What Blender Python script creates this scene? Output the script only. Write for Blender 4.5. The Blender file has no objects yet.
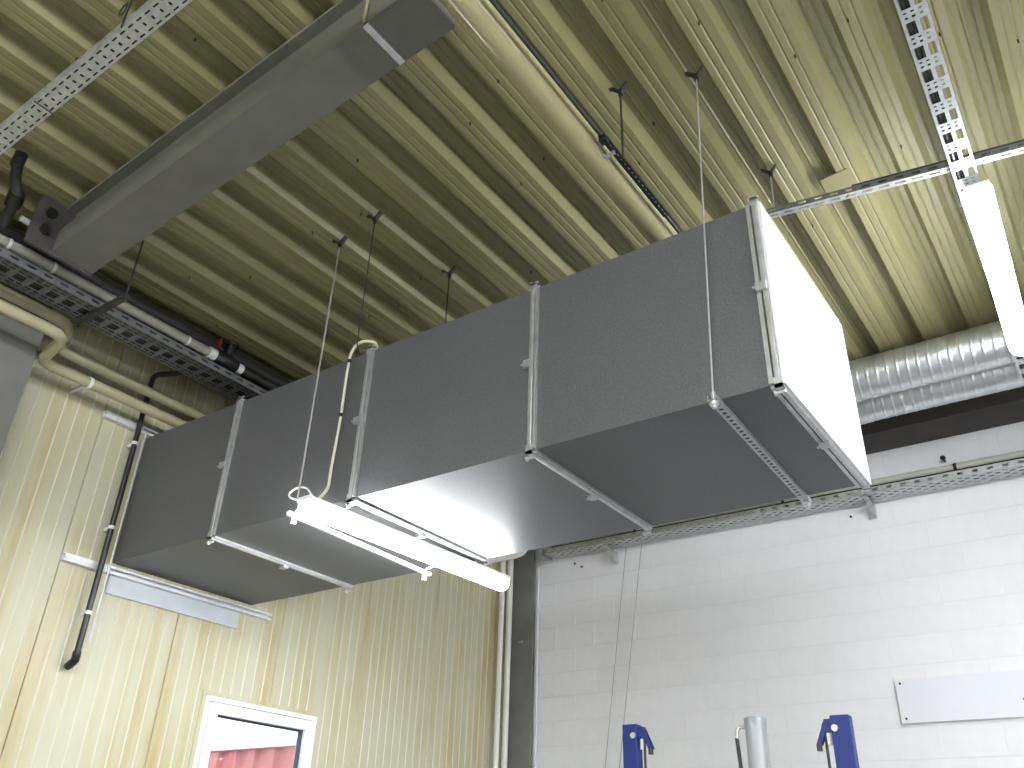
import bpy, bmesh, math, random
from mathutils import Vector, Matrix
random.seed(7)
SC = bpy.context.scene
COL = SC.collection
PI = math.pi

# ------------------------------------------------------------------ camera, sky, exposure
cam_data = bpy.data.cameras.new('camera')
cam = bpy.data.objects.new('camera', cam_data)
COL.objects.link(cam)
cam_data.sensor_width = 36.0
cam_data.lens = 857.81 * 36.0 / 1024.0
cam_data.clip_start = 0.05
cam_data.clip_end = 200
yaw, pitch, roll = math.radians(126.2837), math.radians(29.6353), math.radians(2.1111)
fwd = Vector((math.cos(pitch) * math.cos(yaw), math.cos(pitch) * math.sin(yaw), math.sin(pitch)))
rgt = Vector((math.sin(yaw), -math.cos(yaw), 0))
upv = rgt.cross(fwd)
r2 = math.cos(roll) * rgt + math.sin(roll) * upv
u2 = -math.sin(roll) * rgt + math.cos(roll) * upv
M4 = Matrix((r2, u2, -fwd)).transposed().to_4x4()
M4.translation = Vector((5.8909, -3.2216, 1.6015))
cam.matrix_world = M4
SC.camera = cam

world = bpy.data.worlds.new('overcast_sky')
SC.world = world
world.use_nodes = True
wn = world.node_tree
bg = wn.nodes['Background']
tcw = wn.nodes.new('ShaderNodeTexCoord')
nzw = wn.nodes.new('ShaderNodeTexNoise')
nzw.inputs['Scale'].default_value = 2.0
nzw.inputs['Detail'].default_value = 5
rpw = wn.nodes.new('ShaderNodeValToRGB')
rpw.color_ramp.elements[0].color = (0.80, 0.86, 0.95, 1)
rpw.color_ramp.elements[1].color = (1, 1, 1, 1)
wn.links.new(tcw.outputs['Generated'], nzw.inputs['Vector'])
wn.links.new(nzw.outputs['Fac'], rpw.inputs['Fac'])
wn.links.new(rpw.outputs['Color'], bg.inputs['Color'])
bg.inputs['Strength'].default_value = 0.9

SC.view_settings.view_transform = 'Standard'
SC.view_settings.look = 'None'
SC.view_settings.gamma = 1
SC.view_settings.use_curve_mapping = False
SC.view_settings.exposure = 2.38
TUBE = 20.0          # radiance of a fluorescent lamp cover

# ------------------------------------------------------------------ materials
def mat(name, col, rough=0.6, metal=0.0, col2=None, scale=6.0, stretch=(1, 1, 1), contrast=(0.35, 0.7),
        bump=0.0, bscale=60.0, emit=0.0, spec=0.5, detail=5.0):
    m = bpy.data.materials.new(name)
    m.use_nodes = True
    nt = m.node_tree
    p = nt.nodes['Principled BSDF']
    p.inputs['Base Color'].default_value = (*col, 1)
    p.inputs['Roughness'].default_value = rough
    p.inputs['Metallic'].default_value = metal
    p.inputs['Specular IOR Level'].default_value = spec
    tc = nt.nodes.new('ShaderNodeTexCoord')
    if col2 is not None:
        mp = nt.nodes.new('ShaderNodeMapping')
        mp.inputs['Scale'].default_value = stretch
        nz = nt.nodes.new('ShaderNodeTexNoise')
        nz.inputs['Scale'].default_value = scale
        nz.inputs['Detail'].default_value = detail
        rp = nt.nodes.new('ShaderNodeValToRGB')
        rp.color_ramp.elements[0].position = contrast[0]
        rp.color_ramp.elements[1].position = contrast[1]
        rp.color_ramp.elements[0].color = (*col, 1)
        rp.color_ramp.elements[1].color = (*col2, 1)
        nt.links.new(tc.outputs['Object'], mp.inputs['Vector'])
        nt.links.new(mp.outputs['Vector'], nz.inputs['Vector'])
        nt.links.new(nz.outputs['Fac'], rp.inputs['Fac'])
        nt.links.new(rp.outputs['Color'], p.inputs['Base Color'])
    if bump > 0:
        nb = nt.nodes.new('ShaderNodeTexNoise')
        nb.inputs['Scale'].default_value = bscale
        nb.inputs['Detail'].default_value = 3
        bp = nt.nodes.new('ShaderNodeBump')
        bp.inputs['Strength'].default_value = bump
        bp.inputs['Distance'].default_value = 0.004
        nt.links.new(tc.outputs['Object'], nb.inputs['Vector'])
        nt.links.new(nb.outputs['Fac'], bp.inputs['Height'])
        nt.links.new(bp.outputs['Normal'], p.inputs['Normal'])
    if emit > 0:
        p.inputs['Emission Color'].default_value = (*col, 1)
        p.inputs['Emission Strength'].default_value = emit
    return m

M = {}
M['roof'] = mat('roof_sheet_paint', (0.25, 0.232, 0.115), 0.42, 0, (0.22, 0.204, 0.099), 2, (1, .25, 1), detail=2)
M['roof_backing'] = mat('roof_backing', (0.22, 0.215, 0.15), 0.9)
M['screw'] = mat('dark_screw', (0.03, 0.03, 0.025), 0.5, 0.6)
M['panel'] = None
M['block'] = mat('white_block_paint', (0.85, 0.85, 0.88), 0.7, 0, (0.82, 0.82, 0.85), 9, bump=.2, bscale=90)
M['block2'] = mat('white_block_paint_b', (0.835, 0.835, 0.865), 0.7, 0, (0.805, 0.805, 0.835), 9, bump=.2, bscale=90)
M['mortar'] = mat('painted_mortar', (0.80, 0.80, 0.83), 0.85)
M['plaster'] = mat('plain_plaster', (0.72, 0.71, 0.68), 0.85, 0, (0.66, 0.65, 0.62), 2)
M['concrete'] = mat('concrete_floor', (0.23, 0.227, 0.222), 0.6, 0, (0.19, 0.188, 0.184), 1.4)
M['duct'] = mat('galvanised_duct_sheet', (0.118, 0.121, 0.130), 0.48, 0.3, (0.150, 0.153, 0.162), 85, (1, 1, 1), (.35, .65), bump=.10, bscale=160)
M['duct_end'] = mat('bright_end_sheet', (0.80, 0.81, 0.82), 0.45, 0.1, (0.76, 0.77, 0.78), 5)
M['flange'] = mat('galvanised_flange', (0.62, 0.63, 0.64), 0.38, 0.75, (0.5, 0.51, 0.52), 18)
M['galv'] = mat('galvanised_strip', (0.60, 0.61, 0.62), 0.42, 0.6, (0.47, 0.48, 0.49), 25)
M['spiral'] = mat('spiral_duct_zinc', (0.66, 0.68, 0.70), 0.34, 0.85, (0.52, 0.54, 0.56), 14)
M['rail'] = mat('strut_rail_zinc', (0.80, 0.81, 0.82), 0.4, 0.35, (0.66, 0.67, 0.68), 30)
M['galv_dark'] = mat('darker_galvanised_strip', (0.19, 0.195, 0.20), 0.5, 0.4, (0.14, 0.145, 0.15), 25)  # darker copy of the galvanised strip
M['wall_pipe'] = mat('grey_cream_pipe', (0.50, 0.49, 0.45), 0.35)
M['panel_bead'] = mat('panel_bead_highlight', (0.60, 0.585, 0.47), 0.4)  # lighter colour paints the highlight along each bead ridge
M['duct_lamp'] = mat('fluorescent_cover_b', (0.93, 0.965, 1.0), 0.3, 0, emit=TUBE * .9)
M['beam'] = mat('grey_beam_paint', (0.15, 0.15, 0.128), 0.6, 0, (0.125, 0.125, 0.107), 5, bump=.06, bscale=40)
M['column'] = mat('grey_column_paint', (0.16, 0.16, 0.145), 0.65, 0, (0.14, 0.14, 0.125), 5)
M['dark_column'] = mat('dark_column_paint', (0.21, 0.21, 0.205), 0.6, 0, (0.17, 0.17, 0.168), 5)
M['edge'] = mat('dark_edge_beam', (0.06, 0.052, 0.05), 0.7, 0, (0.045, 0.04, 0.04), 4)
M['cream_pipe'] = mat('cream_pipe_paint', (0.40, 0.37, 0.235), 0.35, 0, (0.34, 0.315, 0.195), 6)
M['roof_pipe'] = mat('glossy_cream_pipe', (0.40, 0.37, 0.21), 0.15, 0, (0.36, 0.33, 0.185), 5)
M['grey_pipe'] = mat('grey_pipe', (0.36, 0.35, 0.30), 0.4, 0, (0.3, 0.29, 0.25), 9)
M['dark_pipe'] = mat('dark_pipe', (0.035, 0.035, 0.033), 0.5, 0.2)
M['black'] = mat('black_paint', (0.012, 0.012, 0.013), 0.35)
M['white_pipe'] = mat('white_plastic_pipe', (0.80, 0.79, 0.75), 0.35)
M['white'] = mat('white_plastic', (0.82, 0.82, 0.83), 0.35)
M['clip_white'] = mat('pale_clip', (0.8, 0.8, 0.78), 0.4)
M['cable'] = mat('cream_cable', (0.62, 0.60, 0.48), 0.45)
M['wire'] = mat('steel_wire', (0.36, 0.36, 0.355), 0.4, 0.4)
M['dark_wire'] = mat('dark_wire', (0.05, 0.05, 0.045), 0.5, 0.4)
M['clip'] = mat('dark_clip_steel', (0.05, 0.05, 0.047), 0.45, 0.6)
M['bolt'] = mat('bright_bolt', (0.75, 0.76, 0.77), 0.3, 0.8)
M['blue'] = mat('blue_lacquer', (0.006, 0.024, 0.185), 0.45, 0, (0.005, 0.021, 0.165), 6)
M['steel_grey'] = mat('grey_cylinder_paint', (0.36, 0.38, 0.40), 0.35, 0.2)
M['pvc'] = mat('white_window_plastic', (0.80, 0.82, 0.85), 0.3)
M['seal'] = mat('dark_seal', (0.05, 0.06, 0.08), 0.6)
M['patch'] = mat('pale_blue_sheet', (0.55, 0.58, 0.61), 0.5, 0, (0.48, 0.51, 0.54), 5)
M['board'] = mat('pale_board', (0.79, 0.80, 0.87), 0.5, 0, (0.775, 0.785, 0.855), 2)
M['red'] = mat('red_container_paint', (0.42, 0.13, 0.12), 0.55, 0, (0.36, 0.10, 0.09), 3)
M['rail_white'] = mat('container_rail', (0.60, 0.42, 0.40), 0.6)
M['ground'] = mat('asphalt', (0.2, 0.2, 0.2), 0.9, 0, (0.15, 0.15, 0.15), 3)
M['lamp'] = mat('fluorescent_cover', (0.93, 0.965, 1.0), 0.3, 0, emit=TUBE)
M['red_wheel'] = mat('dull_red_handle', (0.18, 0.02, 0.02), 0.5)

def glass():
    m = bpy.data.materials.new('window_glass')
    m.use_nodes = True
    nt = m.node_tree
    nt.nodes.clear()
    o = nt.nodes.new('ShaderNodeOutputMaterial')
    t = nt.nodes.new('ShaderNodeBsdfTransparent')
    t.inputs['Color'].default_value = (0.95, 0.97, 0.98, 1)
    g = nt.nodes.new('ShaderNodeBsdfGlossy')
    g.inputs['Roughness'].default_value = 0.02
    f = nt.nodes.new('ShaderNodeFresnel')
    f.inputs['IOR'].default_value = 1.45
    x = nt.nodes.new('ShaderNodeMixShader')
    nt.links.new(f.outputs[0], x.inputs[0])
    nt.links.new(t.outputs[0], x.inputs[1])
    nt.links.new(g.outputs[0], x.inputs[2])
    nt.links.new(x.outputs[0], o.inputs['Surface'])
    return m
M['glass'] = glass()

def panel_material():
    # cream coated wall panel with yellow-brown run marks that go down the sheet
    m = bpy.data.materials.new('cream_wall_panel')
    m.use_nodes = True
    nt = m.node_tree
    p = nt.nodes['Principled BSDF']
    p.inputs['Roughness'].default_value = 0.45
    geo = nt.nodes.new('ShaderNodeNewGeometry')
    mp = nt.nodes.new('ShaderNodeMapping')
    mp.inputs['Scale'].default_value = (1, 2.2, 0.3)
    nz = nt.nodes.new('ShaderNodeTexNoise')
    nz.inputs['Scale'].default_value = 2.2
    nz.inputs['Detail'].default_value = 6
    nz.inputs['Roughness'].default_value = 0.6
    rp = nt.nodes.new('ShaderNodeValToRGB')
    e = rp.color_ramp.elements
    e[0].position = 0.40
    e[0].color = (0.53, 0.51, 0.39, 1)
    e[1].position = 0.72
    e[1].color = (0.43, 0.34, 0.165, 1)
    k = e.new(0.53)
    k.color = (0.50, 0.465, 0.31, 1)
    mp2 = nt.nodes.new('ShaderNodeMapping')
    mp2.inputs['Scale'].default_value = (1, 7, 0.22)
    nz2 = nt.nodes.new('ShaderNodeTexNoise')
    nz2.inputs['Scale'].default_value = 1.5
    nz2.inputs['Detail'].default_value = 4
    rp2 = nt.nodes.new('ShaderNodeValToRGB')
    rp2.color_ramp.elements[0].position = 0.5
    rp2.color_ramp.elements[0].color = (1, 1, 1, 1)
    rp2.color_ramp.elements[1].position = 0.75
    rp2.color_ramp.elements[1].color = (0.93, 0.86, 0.70, 1)
    mx = nt.nodes.new('ShaderNodeMix')
    mx.data_type = 'RGBA'
    mx.blend_type = 'MULTIPLY'
    mx.inputs[0].default_value = 0.4
    L = nt.links.new
    L(geo.outputs['Position'], mp.inputs['Vector'])
    L(mp.outputs['Vector'], nz.inputs['Vector'])
    L(nz.outputs['Fac'], rp.inputs['Fac'])
    L(geo.outputs['Position'], mp2.inputs['Vector'])
    L(mp2.outputs['Vector'], nz2.inputs['Vector'])
    L(nz2.outputs['Fac'], rp2.inputs['Fac'])
    L(rp.outputs['Color'], mx.inputs[6])
    L(rp2.outputs['Color'], mx.inputs[7])
    L(mx.outputs[2], p.inputs['Base Color'])
    return m
M['panel'] = panel_material()

# ------------------------------------------------------------------ mesh helpers (all world coordinates)
class MB:
    def __init__(self):
        self.v = []
        self.f = []
        self.smooth = []
        self.mi = {}
    def add(self, verts, faces, smooth=False):
        o = len(self.v)
        self.v += [Vector(q) for q in verts]
        for f in faces:
            self.f.append([i + o for i in f])
            self.smooth.append(smooth)
        return self
    def box(self, a, b):
        x0, y0, z0 = [min(a[i], b[i]) for i in range(3)]
        x1, y1, z1 = [max(a[i], b[i]) for i in range(3)]
        return self.add([(x0, y0, z0), (x1, y0, z0), (x1, y1, z0), (x0, y1, z0), (x0, y0, z1), (x1, y0, z1), (x1, y1, z1), (x0, y1, z1)],
                        [(0, 3, 2, 1), (4, 5, 6, 7), (0, 1, 5, 4), (1, 2, 6, 5), (2, 3, 7, 6), (3, 0, 4, 7)])
    def bar(self, a, b, w, h, up=(0, 0, 1)):
        # box from a to b; w across (side), h along up
        a, b = Vector(a), Vector(b)
        d = (b - a).normalized()
        s = d.cross(Vector(up))
        if s.length < 1e-4:
            s = d.cross(Vector((0, 1, 0)))
        s.normalize()
        u = s.cross(d)
        vs = []
        for q in (a, b):
            for i, j in ((-1, -1), (1, -1), (1, 1), (-1, 1)):
                vs.append(q + s * (i * w / 2) + u * (j * h / 2))
        return self.add(vs, [(3, 2, 1, 0), (4, 5, 6, 7), (0, 1, 5, 4), (1, 2, 6, 5), (2, 3, 7, 6), (3, 0, 4, 7)])
    def prism(self, poly, axis_a, axis_b):
        # poly: list of points (3D); extruded by vector axis_b - axis_a
        d = Vector(axis_b) - Vector(axis_a)
        n = len(poly)
        vs = [Vector(q) for q in poly] + [Vector(q) + d for q in poly]
        fs = [tuple(range(n - 1, -1, -1)), tuple(range(n, 2 * n))]
        fs += [(i, (i + 1) % n, n + (i + 1) % n, n + i) for i in range(n)]
        return self.add(vs, fs)
    def tube(self, pts, r, n=10, cap=True):
        pts = [Vector(q) for q in pts]
        rr = r if isinstance(r, (list, tuple)) else [r] * len(pts)
        rings = []
        prev = None
        for i, q in enumerate(pts):
            if i == 0:
                d = pts[1] - q
            elif i == len(pts) - 1:
                d = q - pts[i - 1]
            else:
                d = (pts[i + 1] - q).normalized() + (q - pts[i - 1]).normalized()
            d.normalize()
            if prev is None:
                a = Vector((0, 0, 1)) if abs(d.z) < .9 else Vector((1, 0, 0))
                s = d.cross(a).normalized()
            else:
                s = (prev - d * prev.dot(d)).normalized()
            prev = s
            t = d.cross(s)
            rings.append([q + (s * math.cos(2 * PI * k / n) + t * math.sin(2 * PI * k / n)) * rr[i] for k in range(n)])
        vs = [v for ring in rings for v in ring]
        fs = []
        for i in range(len(rings) - 1):
            for k in range(n):
                fs.append((i * n + k, i * n + (k + 1) % n, (i + 1) * n + (k + 1) % n, (i + 1) * n + k))
        self.add(vs, fs, True)
        if cap:
            self.add(rings[0], [tuple(range(n - 1, -1, -1))])
            self.add(rings[-1], [tuple(range(n))])
        return self
    def mesh(self, name, origin=(0, 0, 0)):
        me = bpy.data.meshes.new(name)
        o = Vector(origin)
        me.from_pydata([tuple(q - o) for q in self.v], [], self.f)
        me.polygons.foreach_set('use_smooth', self.smooth)
        for k, q in self.mi.items():
            me.polygons[k].material_index = q
        bm = bmesh.new()
        bm.from_mesh(me)
        bmesh.ops.recalc_face_normals(bm, faces=bm.faces)
        bm.to_mesh(me)
        bm.free()
        me.update()
        return me

def bend(pts, rad=0.08, n=5):
    """round the corners of a polyline"""
    pts = [Vector(q) for q in pts]
    out = [pts[0]]
    for i in range(1, len(pts) - 1):
        a, b, c = pts[i - 1], pts[i], pts[i + 1]
        d1, d2 = (a - b), (c - b)
        r = min(rad, d1.length * .48, d2.length * .48)
        p0, p1 = b + d1.normalized() * r, b + d2.normalized() * r
        for k in range(n + 1):
            t = k / n
            out.append(p0 * (1 - t) ** 2 + b * 2 * t * (1 - t) + p1 * t ** 2)
    out.append(pts[-1])
    return out

def world_origin(o):
    q = Vector((0, 0, 0))
    while o is not None:
        q += o.location
        o = o.parent
    return q

def link(name, me, m, parent=None, loc=(0, 0, 0)):
    o = bpy.data.objects.new(name, me)
    COL.objects.link(o)
    if m is not None and not me.materials:
        me.materials.append(m)
    o.location = loc
    if parent:
        o.parent = parent
    return o

def part(name, mb, m, parent, label=None, bevel=0):
    """a part (or sub-part) whose origin is that of its parent"""
    me = mb.mesh(name, world_origin(parent))
    o = link(name, me, m, parent)
    if label:
        o['label'] = label
    if bevel:
        bv = o.modifiers.new('bevel', 'BEVEL')
        bv.width = bevel
        bv.segments = 2
        bv.limit_method = 'ANGLE'
    return o

def tag(o, label, cat, group=None):
    o['label'] = label
    o['category'] = cat
    if group:
        o['group'] = group
    return o

def thing(name, loc, label, cat, group=None):
    o = bpy.data.objects.new(name, None)
    o.empty_display_size = 0.1
    COL.objects.link(o)
    o.location = loc
    return tag(o, label, cat, group)

def single(name, mb, m, label, cat, loc, group=None):
    o = link(name, mb.mesh(name, loc), m, None, loc)
    return tag(o, label, cat, group)

def struct(name, mb, m, loc=(0, 0, 0)):
    o = link(name, mb.mesh(name, loc), m, None, loc)
    o['kind'] = 'structure'
    return o

SL = math.tan(math.radians(5))
def roof_z(x):
    return 5.08 + SL * x

def perforated(mb, a, b, side, width, holes, period, th=0.002):
    """thin steel strip from a to b, `width` wide along `side`; holes = list of (t0, t1, s0, s1):
    t in fractions of a period along the strip, s in fractions of the width across it"""
    a, b, side = Vector(a), Vector(b), Vector(side).normalized()
    L = (b - a).length
    d = (b - a) / L
    nrm = d.cross(side)
    n = max(1, int(round(L / period)))
    per = L / n
    ts = sorted({0.0, 1.0} | {h[0] for h in holes} | {h[1] for h in holes})
    ss = sorted({0.0, 1.0} | {h[2] for h in holes} | {h[3] for h in holes})
    solid = []
    for i in range(len(ts) - 1):
        for j in range(len(ss) - 1):
            tm, sm = (ts[i] + ts[i + 1]) / 2, (ss[j] + ss[j + 1]) / 2
            solid.append(not any(h[0] < tm < h[1] and h[2] < sm < h[3] for h in holes))
    grid = {}
    def vid(k, i, j, layer):
        key = (k + (1 if i == len(ts) - 1 else 0), 0 if i == len(ts) - 1 else i, j, layer)
        if key not in grid:
            t = (k + ts[i]) * per
            grid[key] = len(vs)
            vs.append(a + d * t + side * ((ss[j] - .5) * width) + nrm * (th * (layer - .5)))
        return grid[key]
    vs, fs = [], []
    ns = len(ss) - 1
    for k in range(n):
        for i in range(len(ts) - 1):
            for j in range(ns):
                if solid[i * ns + j]:
                    for layer in (0, 1):
                        q = (vid(k, i, j, layer), vid(k, i + 1, j, layer), vid(k, i + 1, j + 1, layer), vid(k, i, j + 1, layer))
                        fs.append(q if layer else q[::-1])
    mb.add(vs, fs)
    return mb

# ------------------------------------------------------------------ setting
XMAX, YMIN, YW = 12.0, -8.0, 5.0
struct('floor', MB().box((-0.3, YMIN, -0.2), (XMAX, YW + .3, 0)), M['concrete'])

# yellow-cream panel wall (x = 0) with the window opening
WY0, WY1, WZ0, WZ1 = 1.01, 2.15, 1.35, 2.70
back = MB()
back.box((-.14, YMIN, 0), (-.022, WY0, 5.35))
back.box((-.14, WY1, 0), (-.022, YW + .3, 5.35))
back.box((-.14, WY0, 0), (-.022, WY1, WZ0))
back.box((-.14, WY0, WZ1), (-.022, WY1, 5.35))
wall_left = struct('wall_left', back, M['plaster'])

def panel_strip(mb, y0, y1, z0, z1, ylo, yhi):
    """front skin of a wall panel between y0 and y1 with a raised bead every 0.1 m"""
    prof = [(y0, -.022), (y0, -.004), (y0 + .006, 0)] if abs(y0 - ylo) < 1e-6 else [(y0, -.022), (y0, 0)]
    k = math.ceil((y0 - ylo) / .1 + .2)
    y = ylo + k * .1
    while y < y1 - .02:
        prof += [(y - .007, 0), (y - .0025, .004), (y + .0025, .004), (y + .007, 0)]
        y += .1
    prof += [(y1 - .006, 0), (y1, -.004), (y1, -.022)] if abs(y1 - yhi) < 1e-6 else [(y1, 0), (y1, -.022)]
    n = len(prof)
    vs = [(x, y, z) for z in (z0, z1) for y, x in prof]
    fs = [(i, i + 1, n + i + 1, n + i) for i in range(n - 1)]
    base = len(mb.f)
    mb.add(vs, fs)
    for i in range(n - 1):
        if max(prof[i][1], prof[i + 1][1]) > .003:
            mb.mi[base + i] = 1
    mb.add([(x, y, z0) for y, x in prof], [tuple(range(n))])
    mb.add([(x, y, z1) for y, x in prof], [tuple(range(n))])

y = -8.37
while y < YW:
    lo, hi = y + .003, y + .997
    a, b = max(lo, YMIN), min(hi, YW + .02)
    segs = [(a, b, 0, 5.3)]
    if b > WY0 and a < WY1:
        segs = []
        if a < WY0:
            segs.append((a, WY0, 0, 5.3))
        if b > WY1:
            segs.append((WY1, b, 0, 5.3))
        segs.append((max(a, WY0), min(b, WY1), WZ1, 5.3))
        segs.append((max(a, WY0), min(b, WY1), 0, WZ0))
    for s in segs:
        if s[1] - s[0] > .03:
            mb = MB()
            panel_strip(mb, *s, lo, hi)
            o = part('wall_panel', mb, M['panel'], wall_left)
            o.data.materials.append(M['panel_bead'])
    y += 1.0

# white block wall (y = 5)
wr = MB()
wr.box((-.14, YW + .006, 0), (XMAX + .1, YW + .22, 6.6))
wall_right = struct('wall_right', wr, M['mortar'])
blk = {}
def block_mesh(w, kind):
    key = (round(w, 3), kind)
    if key not in blk:
        b = .003
        h, t = .247, .034
        vs = [(0, 0, 0), (w, 0, 0), (w, 0, h), (0, 0, h), (b, -t, b), (w - b, -t, b), (w - b, -t, h - b), (b, -t, h - b)]
        fs = [(4, 5, 6, 7), (0, 1, 5, 4), (1, 2, 6, 5), (2, 3, 7, 6), (3, 0, 4, 7), (3, 2, 1, 0)]
        blk[key] = MB().add(vs, fs).mesh('block')
        blk[key].materials.append(M['block'] if kind else M['block2'])
    return blk[key]
z, row = 5.27 - .25, 0
while z > 1.4:
    x = .35 - (.25 if row % 2 else 0)
    while x < 7.6:
        x0, x1 = max(x, .35), min(x + .5, 7.6)
        if x1 - x0 > .05:
            ob = link('block', block_mesh(x1 - x0 - .003, random.random() < .6), None, wall_right,
                      (x0 + .00125, YW + .0345 + random.uniform(0, .0015), z + .0015))
        x += .5
    z -= .25
    row += 1
zlow = z + .25
low = MB().box((.35, YW, 0), (7.6, YW + .01, zlow))
part('lower_blockwork', low, M['block'], wall_right)
# plain hall beyond what the picture shows
struct('wall_front', MB().box((-.14, YMIN - .2, 0), (XMAX + .1, YMIN, 6.6)), M['plaster'])
struct('wall_back', MB().box((XMAX, YMIN, 0), (XMAX + .2, YW + .2, 6.6)), M['plaster'])
rest = MB().box((7.62, YW, 0), (XMAX, YW + .004, 5.27))
part('plain_blockwork', rest, M['block'], wall_right)

# roof: trapezoidal steel sheets, ribs along y, 5 degree pitch
PITCH = .338
X0 = 1.88 - 6 * PITCH
ceil_b = MB()
ceil_b.add([(-.2, YMIN, roof_z(-.2) + .10), (XMAX + .2, YMIN, roof_z(XMAX + .2) + .10), (XMAX + .2, YW + .2, roof_z(XMAX + .2) + .10), (-.2, YW + .2, roof_z(-.2) + .10),
            (-.2, YMIN, roof_z(-.2) + .2), (XMAX + .2, YMIN, roof_z(XMAX + .2) + .2), (XMAX + .2, YW + .2, roof_z(XMAX + .2) + .2), (-.2, YW + .2, roof_z(-.2) + .2)],
           [(0, 3, 2, 1), (4, 5, 6, 7), (0, 1, 5, 4), (1, 2, 6, 5), (2, 3, 7, 6), (3, 0, 4, 7)])
ceiling = struct('ceiling', ceil_b, M['roof_backing'])
H = .085
rib = [(0, 0), (.036, H), (.066, H), (.076, H - .006), (.086, H), (.116, H), (.126, H - .006), (.136, H), (.166, H), (.202, 0),
       (.236, 0), (.245, .005), (.254, 0), (.286, 0), (.295, .005), (.304, 0)]
xs = X0
k = 0
while xs < XMAX + .1:
    prof = []
    for q in range(3):
        for (dx, dz) in rib:
            xx = xs + q * PITCH + dx
            prof.append((xx, roof_z(xx) + dz))
    xx = xs + 3 * PITCH + .012
    prof.append((xx, roof_z(xx) - .0015))
    n = len(prof)
    mb = MB()
    th = .0015
    vs = [(x, yy, zz + t) for t in (0, th) for yy in (YMIN, YW + .1) for x, zz in prof]
    fs = []
    for t in (0, 1):
        for i in range(n - 1):
            q = (t * 2 * n + i, t * 2 * n + i + 1, t * 2 * n + n + i + 1, t * 2 * n + n + i)
            fs.append(q)
    mb.add(vs, fs)
    part('roof_sheet', mb, M['roof'], ceiling)
    xs += 3 * PITCH
    k += 1
# screw tips poking through the sheets
scr = MB().tube([(0, 0, 0), (0, 0, -.022), (0, 0, -.03)], [.005, .005, .001], 6).mesh('screw')
scr.materials.append(M['screw'])
for i in range(2, 19):
    for yy in (-2.2, -.5, .5, 1.5):
        if random.random() < .25:
            continue
        xx = X0 + i * PITCH + random.choice((.255, .292, .1, .255))
        top = roof_z(xx) + (H if xx - (X0 + i * PITCH) < .15 else 0)
        link('screw', scr, None, ceiling, (xx, yy + random.uniform(-.45, .45), top + .001))
pt = MB().bar((5.02, 1.30, roof_z(5.02) - .004), (5.19, 1.30, roof_z(5.19) - .004), .16, .004)
part('cover_plate', pt, M['roof'], ceiling)

# dark edge beam over the block wall
eb = MB()
eb.prism([(2.9, 4.55, 5.285), (XMAX, 4.55, 5.272), (XMAX, 4.55, 6.12), (2.9, 4.55, 5.325)], (0, 0, 0), (0, .447, 0))
eb2 = struct('trim_1', eb, M['edge'])

# ------------------------------------------------------------------ window in the cream wall and what lies outside
win = MB()
fw = .034
for (a, b) in (((-.10, WY0, WZ0), (.016, WY0 + fw, WZ1)), ((-.10, WY1 - fw, WZ0), (.016, WY1, WZ1)),
               ((-.10, WY0 + fw, WZ1 - fw), (.016, WY1 - fw, WZ1)), ((-.10, WY0 + fw, WZ0), (.016, WY1 - fw, WZ0 + fw))):
    win.box(a, b)
window = struct('window_1', win, M['pvc'])
tr = MB()
for (a, b) in (((-.001, WY0 - .035, WZ0 - .035), (.012, WY0, WZ1 + .035)), ((-.001, WY1, WZ0 - .035), (.012, WY1 + .035, WZ1 + .035)),
               ((-.001, WY0, WZ1), (.012, WY1, WZ1 + .035)), ((-.001, WY0, WZ0 - .035), (.012, WY1, WZ0))):
    tr.box(a, b)
part('window_surround', tr, M['panel'], window)
sa = MB()
a0, a1, c0, c1, sw = WY0 + fw + .006, WY1 - fw - .006, WZ0 + fw + .006, WZ1 - fw - .008, .080
for (a, b) in (((-.07, a0, c0), (.030, a0 + sw, c1)), ((-.07, a1 - sw, c0), (.030, a1, c1)),
               ((-.07, a0 + sw, c1 - sw), (.030, a1 - sw, c1)), ((-.07, a0 + sw, c0), (.030, a1 - sw, c0 + sw))):
    sa.box(a, b)
sash = part('window_sash', sa, M['pvc'], window, bevel=.004)
se = MB()
for (a, b) in (((-.05, a0 + sw, c0 + sw), (-.005, a0 + sw + .012, c1 - sw)), ((-.05, a1 - sw - .012, c0 + sw), (-.005, a1 - sw, c1 - sw)),
               ((-.05, a0 + sw + .012, c1 - sw - .012), (-.005, a1 - sw - .012, c1 - sw)), ((-.05, a0 + sw + .012, c0 + sw), (-.005, a1 - sw - .012, c0 + sw + .012))):
    se.box(a, b)
part('glazing_seal', se, M['seal'], sash)
part('window_pane', MB().box((-.034, a0 + sw + .004, c0 + sw + .004), (-.028, a1 - sw - .004, c1 - sw - .004)), M['glass'], sash)

struct('ground', MB().box((-60, -60, -.4), (-.14, 60, -.2)), M['ground'])
ct = thing('shipping_container', (-6.5, 7.2, -.2), 'red corrugated steel container standing outside behind the window', 'container')
CTOP = 3.20
cb = MB()
prof = []
xx = -12.0
while xx < -1.2:
    prof += [(xx, 6.06), (xx + .16, 6.06), (xx + .22, 6.0), (xx + .38, 6.0)]
    xx += .44
n = len(prof)
cb.add([(x, y, zz) for zz in (-.1, CTOP - .09) for x, y in prof], [(i, i + 1, n + i + 1, n + i) for i in range(n - 1)])
cb.box((-12.0, 6.07, -.1), (-1.2, 8.4, CTOP - .09))
part('corrugated_side', cb, M['red'], ct)
part('top_rail', MB().box((-12.05, 5.95, CTOP - .09), (-1.15, 8.42, CTOP)), M['rail_white'], ct, 'pale rail along the container top')
part('bottom_rail', MB().box((-12.05, 5.95, -.2), (-1.15, 8.42, -.1)), M['red'], ct)

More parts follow.
